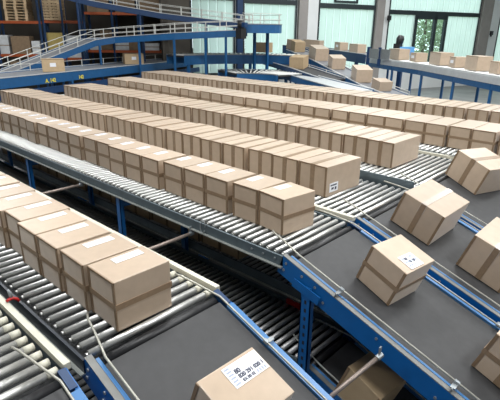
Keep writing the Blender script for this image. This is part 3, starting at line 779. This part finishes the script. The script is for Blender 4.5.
# the bend where the two elevated conveyors meet
cen = at_d(240, 30, 25.0); arc = [cen+RT*(1.9*math.sin(a))-FH*(1.9*math.cos(a))+Vector((0, 0, 0.22)) for a in [math.radians(x) for x in (5, 25, 45, 65, 85, 105)]]
def bend(name, label, cen, r0, r1, a0, a1, z, bed, side, n=14, fascia=0.3, rollers=0, rail=0.0, legs=(), inner_side=True):
    root = thing(name, label, 'conveyor', (cen.x, cen.y, FZ))
    def P(r, a, zz): return Vector((cen.x, cen.y, 0))+RT*(r*math.sin(a))+FH*(r*math.cos(a))+Vector((0, 0, zz))
    A = [math.radians(a0+(a1-a0)*k/n) for k in range(n+1)]
    mb = MB()
    for i in range(n):
        v = [P(r0, A[i], z-0.06), P(r1, A[i], z-0.06), P(r1, A[i+1], z-0.06), P(r0, A[i+1], z-0.06)]
        mb.add(v+[p+Vector((0, 0, 0.06)) for p in v], MB.BF)
    part(root, 'bed', mb, M[bed])
    for r in (r0, r1):
        mb = MB(); lp = MB()
        for i in range(n):
            v = [P(r-0.03, A[i], z-fascia), P(r+0.03, A[i], z-fascia), P(r+0.03, A[i+1], z-fascia), P(r-0.03, A[i+1], z-fascia)]
            mb.add(v+[p+Vector((0, 0, fascia+0.02)) for p in v], MB.BF)
            v = [P(r-0.05, A[i], z+0.02), P(r+0.05, A[i], z+0.02), P(r+0.05, A[i+1], z+0.02), P(r-0.05, A[i+1], z+0.02)]
            lp.add(v+[p+Vector((0, 0, 0.04)) for p in v], MB.BF)
        part(root, 'side_panel', mb, M[side]); part(root, 'lip', lp, M['galv'])
        if rail:
            for h in (rail, rail*0.5): part(root, 'handrail', MB().tube([P(r, a, z+h) for a in A], 0.014, 6), M['rail_cream'], True)
            for a in A[::3]: part(root, 'rail_post', MB().bar(P(r, a, z), P(r, a, z+rail), 0.03, 0.03), M['rail_cream'])
    if rollers:
        for k in range(rollers):
            a = math.radians(a0+(a1-a0)*(k+0.5)/rollers)
            part(root, 'roller', MB().tube([P(r0+0.06, a, z+0.035), P(r1-0.06, a, z+0.035)], [0.02, 0.045], 6), M['roller_white'], True)
    for a, r in legs:
        p = P(r, math.radians(a), 0)
        part(root, 'leg', MB().box(p.x-0.06, p.x+0.06, p.y-0.06, p.y+0.06, FZ, z-fascia*0.5), M[side])
    return root
ce = at_d(246, 30, 24.6)
bend('conveyor_bend', 'blue elevated bend with pale handrail before the windows', ce, 0.35, 1.75, -10, 185, CZ+0.24, 'gbelt', 'bblue', 14, 0.36, rail=0.5, legs=((80, 1.1), (60, 0.5)))
mot = thing('drive_motor', 'dark drive motor hanging under the elevated bend', 'motor', at_d(241, 33, 22.6))
p = Vector(mot.location)
part(mot, 'gearbox', MB().box(p.x-0.17, p.x+0.17, p.y-0.17, p.y+0.17, p.z-0.25, p.z+0.2), M['black'])
part(mot, 'motor_can', MB().tube([p+Vector((0, 0, 0.2)), p+Vector((0, 0, 0.55))], 0.17, 12), M['black'], True)
part(mot, 'terminal_box', MB().box(p.x+0.1, p.x+0.32, p.y-0.1, p.y+0.1, p.z+0.25, p.z+0.45), M['dblue'])
# two roller bends on the floor level
cb = at_d(250, 60, 21.0)
bend('roller_bend', 'low curved conveyor with white fan of rollers behind the hindmost row', cb, 1.4, 3.7, -26, 62, CZ-1.92, 'dark', 'bblue', 18, 0.4, rollers=18)
bend('roller_bend', 'higher curved conveyor with white rollers behind the low curve', cb, 4.2, 5.5, -50, 30, CZ-1.22, 'dark', 'bblue', 18, 0.42, rollers=28, legs=((-46, 4.25), (0, 4.25), (26, 4.25)))
path_conveyor('belt_conveyor', 'pale grey belt leading right from the curved conveyors', [at_z(277, 71, CZ-1.92), at_z(302, 79, CZ-1.95), at_z(345, 91, CZ-1.98)], 1.1, 'palegrey', 0.25, 'bblue', legs=(0.4, 1.5))
# two belts running down between the bends and the window conveyor
H1 = [at_d(287, 50, 27.0), at_d(312, 60, 24.8), at_d(362, 86, 20.2), at_d(392, 97, 18.8)]
path_conveyor('belt_conveyor', 'blue belt carrying four cartons down toward the rows', H1, 1.0, 'gbelt', 0.50, 'bblue', legs=(0.5, 1.5), rail=0.16, rail_sides=(1,), post=1.5, guard_r=0.013)
H2 = [at_d(262, 60, 26.4), at_d(290, 68, 23.4), at_d(325, 80, 20.9)]
path_conveyor('belt_conveyor', 'dark belt carrying one carton beside the curved conveyors', H2, 1.1, 'belt', 0.2, 'dblue', legs=(0.6,), rail=0.14, rail_sides=(1,), post=1.8, guard_r=0.013)
# window-side conveyor
G = [at_z(367, 58, CZ-1.3), at_z(420, 65, CZ-1.3), at_z(505, 79, CZ-1.3), at_z(570, 90, CZ-1.3)]
path_conveyor('roller_conveyor', 'blue conveyor before the windows carrying a line of cartons', G, 1.0, 'palegrey', 0.40, 'bblue', legs=(0.1, 0.55, 1.05, 1.5, 1.9, 2.4), lip=True, rollers=0.24, lip_h=0.04, band=0.2)
G2 = [at_d(283, 45.5, 31.0), at_d(330, 50, 29.0), at_d(366, 55, 25.6)]
path_conveyor('belt_conveyor', 'deep blue conveyor behind the sloping belts, feeding the window conveyor', G2, 1.0, 'gbelt', 0.45, 'dblue', legs=(0.2, 0.9, 1.4, 1.8), lip=True)
def guard_panels():
    for k, (x, y) in enumerate(((368, 52.5), (379, 53.5))):
        p = at_z(x, y+6.5, CZ-1.28); q = at_z(x+10, y+7.6, CZ-1.28)
        p += (Vector((0, 0, 1))*0); 
        mb = MB().bar(p+Vector((0, 0, 0.28)), q+Vector((0, 0, 0.28)), 0.03, 0.46)
        o = thing('guard_panel', ('grey steel guard panel at the left end of the window conveyor', 'grey steel guard panel second from the left on the window conveyor')[k], 'panel', p, 'guard panels')
        part(o, 'sheet', mb, M['galv'])
        part(o, 'post', MB().box(p.x-0.06, p.x+0.06, p.y-0.06, p.y+0.06, p.z-0.3, p.z+0.58), M['dblue'])
guard_panels()
# cartons on those conveyors: (centre px, bed px under its front, distance, width, depth, height, label)
def bcart(px, py, d, lx, ly, h, label, yaw, tilt=0.0, style='H', ma='card', lift=0.0, lab=False):
    p = at_d(px, py, d); key = (style, lx, ly, h, ma, lab)
    if key not in CM:
        P = proto(style, lx, ly, h, ma, len(CM)+100)
        if lab: P.append(('shipping_label', MB().box(-0.13, 0.10, -ly/2-0.012, -ly/2-0.007, h*0.4, h*0.7).mesh('shipping_label', M['paper']), None))
        CM[key] = P
    t = Matrix.Translation(p+Vector((0, 0, lift))) @ Matrix.Rotation(yaw, 4, 'Z') @ Matrix.Rotation(tilt, 4, 'Y')
    return put(CM[key], label, p, mtx=t, group='cartons on the conveyors further back')
yF = math.atan2(d_f.y, d_f.x)-math.pi
yF = math.atan2(d_f.y, d_f.x)-math.pi*0.5
def on_path(pts, t, off):
    pts = [Vector(p) for p in pts]; k = min(int(t), len(pts)-2)
    p = pts[k].lerp(pts[k+1], t-k); d = pts[k+1]-pts[k]
    n = Vector((-d.y, d.x, 0)).normalized(); n = n if n.dot(FH) > 0 else -n
    yaw = math.atan2(d.y, d.x) if d.dot(RT) > 0 else math.atan2(-d.y, -d.x)
    dd = d if d.dot(RT) > 0 else -d
    tilt = -math.atan2(dd.z, math.hypot(dd.x, dd.y))
    return p+n*off, yaw, tilt
def pcart(pts, px, off, lx, ly, h, label, style='H', ma='card', dyaw=0.0, lab=False, lift=0.012):
    best = None
    for k in range(0, 100*(len(pts)-1)):
        p, yaw, tilt = on_path(pts, k/100, off)
        v = p-Vector((0, 0, CZ)); x = 250+F_PX*v.dot(cam_r)/v.dot(FW)
        if best is None or abs(x-px) < best[0]: best = (abs(x-px), p, yaw, tilt)
    _, p, yaw, tilt = best
    key = (style, lx, ly, h, ma, lab)
    if key not in CM:
        P = proto(style, lx, ly, h, M and ma, len(CM)+100)
        if lab: P.append(('shipping_label', MB().box(-0.13, 0.10, -ly/2-0.012, -ly/2-0.007, h*0.4, h*0.7).mesh('shipping_label', M['paper']), None))
        CM[key] = P
    t = Matrix.Translation(p+Vector((0, 0, lift))) @ Matrix.Rotation(yaw+dyaw, 4, 'Z') @ Matrix.Rotation(tilt, 4, 'Y')
    return put(CM[key], label, p, mtx=t, group='cartons on the conveyors further back')
FP = [pF-d_f*7, pF, pF+d_f*17]
pcart(FP, 54, 0.75, 0.85, 0.6, 0.5, 'labelled carton at the left end of the long feeder conveyor', 'T', 'cardy', -0.75, True)
pcart(FP, 133, 0.75, 0.95, 0.6, 0.52, 'labelled carton in the middle of the long feeder conveyor', 'T', 'cardy', -0.75, True)
pcart(FP, 184, 0.75, 0.95, 0.7, 0.62, 'carton at the right end of the feeder conveyor, beside blue posts', 'T', 'cardy', -0.75)
GL = 0.075
for px, lx, lb, lab in ((375, 0.55, 'small carton first from the left on the window conveyor', True), (398.5, 0.92, 'wide carton left of the blue motor on the window conveyor', False), (418, 0.46, 'small labelled carton right of the blue motor on the window conveyor', True), (440, 0.86, 'wide carton below the glazed door on the window conveyor', False), (458, 0.42, 'small labelled carton right of the glazed door on the window conveyor', True), (477, 0.72, 'wide carton before the rightmost column on the window conveyor', False), (500, 0.4, 'small carton cut by the right edge on the window conveyor', False)):
    pcart(G, px, 0.48, lx*1.1, 0.55, 0.48 if lx > 0.6 else 0.38, lb, 'T', 'card', -0.0, lab, GL)
for px, lx, lb, lab in ((313, 1.15, 'long carton before the window column on the rear blue conveyor', False), (341, 0.62, 'small carton second on the rear blue conveyor', True), (357, 0.85, 'carton at the right end of the rear blue conveyor', False)):
    pcart(G2, px, 0.5, lx, 0.55, 0.45, lb, 'T', 'card', 0.0, lab, 0.012)
pcart(H1, 286.5, 0.5, 0.85, 0.55, 0.5, 'carton at the top of the blue downhill belt', 'T', 'card', 0.25)
pcart(H1, 297, 0.5, 0.8, 0.6, 0.52, 'carton second from the top of the blue downhill belt', 'T', 'cardy', -0.2)
pcart(H1, 318, 0.5, 1.05, 0.7, 0.6, 'carton in the middle of the blue downhill belt', 'T', 'card', -0.25)
pcart(H1, 336, 0.5, 0.85, 0.65, 0.52, 'carton fourth down the blue downhill belt', 'T', 'card', -0.25)
pcart(H1, 361, 0.5, 0.95, 0.7, 0.55, 'carton fifth down the blue downhill belt', 'T', 'card', -0.3)
pcart(H1, 381, 0.5, 0.65, 0.6, 0.38, 'lowest carton on the blue downhill belt', 'T', 'card', -0.3)
pcart(H2, 299, 0.5, 0.85, 0.7, 0.55, 'askew carton alone on the dark belt beside the curve', 'T', 'cardy', -0.9)
cbn = at_d(263, 56, 25.9); 
put(proto('T', 0.85, 0.55, 0.5, 'cardy', 301), 'carton on the higher curved conveyor under the elevated bend', (0, 0, 0), mtx=Matrix.Translation(Vector((cbn.x, cbn.y, CZ-1.22+0.13))) @ Matrix.Rotation(math.atan2(RT.y, RT.x)-0.5, 4, 'Z'), group='cartons on the conveyors further back')
# black and blue motor on the window conveyor
p = at_z(409, 60.5, CZ-1.3)+FH*1.25; p.z = CZ-1.3
mo = thing('drive_motor', 'black motor on a light blue base behind the window conveyor', 'motor', (p.x, p.y, FZ))
part(mo, 'stand', MB().box(p.x-0.1, p.x+0.1, p.y-0.1, p.y+0.1, FZ, p.z+0.2), M['dblue'])
part(mo, 'housing', MB().bar(p+Vector((0, 0, 0.4))-RT*0.2, p+Vector((0, 0, 0.4))+RT*0.55, 0.4, 0.4), M['lbox'])
part(mo, 'gearbox', MB().bar(p+Vector((0, 0, 0.45))-RT*0.25, p+Vector((0, 0, 0.75))-RT*0.25, 0.32, 0.34), M['black'])
part(mo, 'motor_can', MB().tube([p+Vector((0, 0, 0.72))-RT*0.2, p+Vector((0, 0, 0.98))-RT*0.17, p+Vector((0, 0, 1.15))-RT*0.13], [0.17, 0.2, 0.13], 12), M['black'], True)
# ------------------------------------------------------------------ racks, pallets and goods at the left
pal_top = MB(); 
for k in range(5): pal_top.box(-0.6, 0.6, -0.5+k*0.215, -0.36+k*0.215, 0.122, 0.144)
pal_top.box(-0.6, -0.46, -0.5, 0.5, 0.1, 0.122).box(-0.07, 0.07, -0.5, 0.5, 0.1, 0.122).box(0.46, 0.6, -0.5, 0.5, 0.1, 0.122)
pal_top = pal_top.mesh('top_deck', M['wood'])
pal_bot = MB().box(-0.6, 0.6, -0.5, -0.4, 0.0, 0.022).box(-0.6, 0.6, -0.05, 0.05, 0.0, 0.022).box(-0.6, 0.6, 0.4, 0.5, 0.0, 0.022).mesh('bottom_deck', M['wood'])
pal_blk = MB().box(-0.07, 0.07, -0.5, 0.5, 0.022, 0.1).mesh('block', M['wood'])
yawR = math.atan2(RT.y, RT.x)
def pallet(p, yaw, label):
    o = thing('pallet', label, 'pallet', p, 'stacked wooden pallets', (0, 0, yaw))
    obj('top_deck', pal_top, o); obj('bottom_deck', pal_bot, o)
    for x in (-0.53, 0, 0.53): obj('block', pal_blk, o, (x, 0, 0))
def rack(label, posts, depth, top, beams, ma_beam='orange'):
    """posts: (lat, fwd) front posts; beams: heights"""
    a = hall(*posts[0], FZ)
    root = thing('storage_rack', label, 'rack', a)
    fr = [hall(*q) for q in posts]; d = (fr[-1]-fr[0]).normalized(); n = Vector((-d.y, d.x, 0)); n = n if n.dot(FH) > 0 else -n
    for p in fr:
        for q in (p, p+n*depth):
            part(root, 'upright', MB().box(q.x-0.05, q.x+0.05, q.y-0.05, q.y+0.05, FZ, top), M['rackblue'])
        z = 0.5; k = 0
        while z+1.1 < top:
            a_, b_ = (p, p+n*depth) if k % 2 == 0 else (p+n*depth, p)
            part(root, 'brace', MB().bar(a_+Vector((0, 0, z)), b_+Vector((0, 0, z+1.1)), 0.03, 0.04), M['rackblue']); z += 1.1; k += 1
    for i in range(len(fr)-1):
        for z in beams:
            for o_ in (Vector((0, 0, 0)), n*depth):
                part(root, 'beam', MB().bar(fr[i]+o_+Vector((0, 0, z-0.07)), fr[i+1]+o_+Vector((0, 0, z-0.07)), 0.05, 0.14), M[ma_beam])
    return fr, n
def lat_of(px, fwd): 
    r = ray(px, 20); return r.dot(RT)/r.dot(FH)*fwd
P1 = [(lat_of(-52, 26.9), 26.9), (lat_of(-6, 27.2), 27.2), (lat_of(39, 27.5), 27.5)]
fr, nn = rack('tall blue rack holding stacked wooden pallets at the top left', P1, 1.1, 8.6, (0.9, 2.2, 3.95))
dr = (fr[2]-fr[1]).normalized(); yR = math.atan2(dr.y, dr.x)
place = ('left', 'middle', 'right')
n_st = 0
for bay in (0, 1):
    L_ = (fr[bay+1]-fr[bay]).length
    nst = max(1, int((L_-0.05)/1.22))
    for s_ in range(nst):
        base = fr[bay]+dr*((s_+0.5)*L_/nst)+nn*0.55
        for k in range(12):
            pallet(base+Vector((random.uniform(-0.02, 0.02), random.uniform(-0.02, 0.02), 3.95+k*0.1455)), yR+random.uniform(-0.01, 0.01), 'wooden pallet %s from the bottom of the %s stack on the tall rack' % (ORD[k], ORD[n_st]))
        n_st += 1
P2 = [(lat_of(43, 27.7), 27.7), (lat_of(62, 27.9), 27.9), (lat_of(81, 28.1), 28.1)]
fr2, nn2 = rack('narrow blue rack with pallets beside the tall rack', P2, 1.1, 8.6, (2.0, 4.0))
dr2 = (fr2[1]-fr2[0]).normalized()
base = fr2[0]+(fr2[1]-fr2[0])*0.5+nn2*0.55
for k in range(12): pallet(base+Vector((0, 0, 4.0+k*0.1455)), yR+math.pi/2, 'wooden pallet %s from the bottom of the stack on the narrow rack' % ORD[k])
P3 = [(lat_of(84, 29.0), 29.0), (lat_of(112, 29.1), 29.1), (lat_of(138, 29.2), 29.2), (lat_of(162, 29.3), 29.3)]
fr3, nn3 = rack('dark rack with orange beams behind the elevated conveyors', P3, 1.2, 8.8, (0.6, 2.4, 4.5, 6.2))
def load(px, py_bottom, d, w_, dp, h, ma, label, name='shelf_carton', cat='carton'):
    p = at_d(px, py_bottom, d)
    P = proto('E' if ma != 'film' else 'H', w_, dp, h, ma, int(px*7))
    return put(P, label, p, (0, 0, yR), 'goods on the racks', cat, name)
def shelf(fr_, nn_, bay, f, z, w_, dp, h, ma, label):
    p = fr_[bay].lerp(fr_[bay+1], f)+nn_*(dp/2+0.1); p.z = z
    put(proto('E' if ma != 'film' else 'H', w_, dp, h, M and ma, int(f*99+z*10)), label, p, (0, 0, yR), 'goods on the racks', 'carton', 'shelf_carton')
shelf(fr, nn, 1, 0.12, 2.2, 0.5, 0.8, 1.0, 'film', 'white wrapped bundle at the left of the tall rack shelf')
shelf(fr, nn, 1, 0.50, 2.2, 1.0, 0.8, 0.95, 'darkcard', 'dark brown carton in the middle of the tall rack shelf')
shelf(fr, nn, 1, 0.84, 2.2, 0.45, 0.8, 0.7, 'film', 'white wrapped bundle at the right of the tall rack shelf')
shelf(fr, nn, 1, 0.45, 0.9, 1.2, 0.8, 0.9, 'darkcard', 'dark carton on the low shelf of the tall rack')
shelf(fr2, nn2, 0, 0.5, 2.0, 0.95, 0.8, 1.35, 'ochre', 'ochre carton stack on the narrow rack, left bay')
shelf(fr2, nn2, 1, 0.5, 2.0, 0.9, 0.8, 1.2, 'film', 'pale wrapped load on the narrow rack, right bay')
for b_, f, z, ww, h, ma, lb in ((0, 0.3, 2.4, 0.7, 0.7, 'film', 'white bundle at the left of the dark rack, lower shelf'), (0, 0.75, 2.4, 0.8, 1.1, 'darkcard', 'brown carton in the first bay of the dark rack'), (1, 0.3, 2.4, 0.9, 0.55, 'film', 'white bundle in the second bay of the dark rack'), (1, 0.75, 2.4, 0.6, 0.9, 'darkcard', 'brown carton in the second bay of the dark rack'), (2, 0.4, 2.4, 1.1, 0.4, 'film', 'low white bundle in the third bay of the dark rack'), (0, 0.5, 4.5, 1.2, 1.0, 'darkcard', 'large brown carton on the upper shelf, first bay of the dark rack'), (1, 0.5, 4.5, 1.1, 1.1, 'darkcard', 'large brown carton on the upper shelf, second bay of the dark rack'), (2, 0.5, 4.5, 1.2, 0.9, 'darkcard', 'large brown carton on the upper shelf, third bay of the dark rack')):
    shelf(fr3, nn3, b_, f, z, ww, 0.9, h, ma, lb)
for o in bpy.data.objects:
    for k in ('_bp', '_o'):
        if k in o: del o[k]
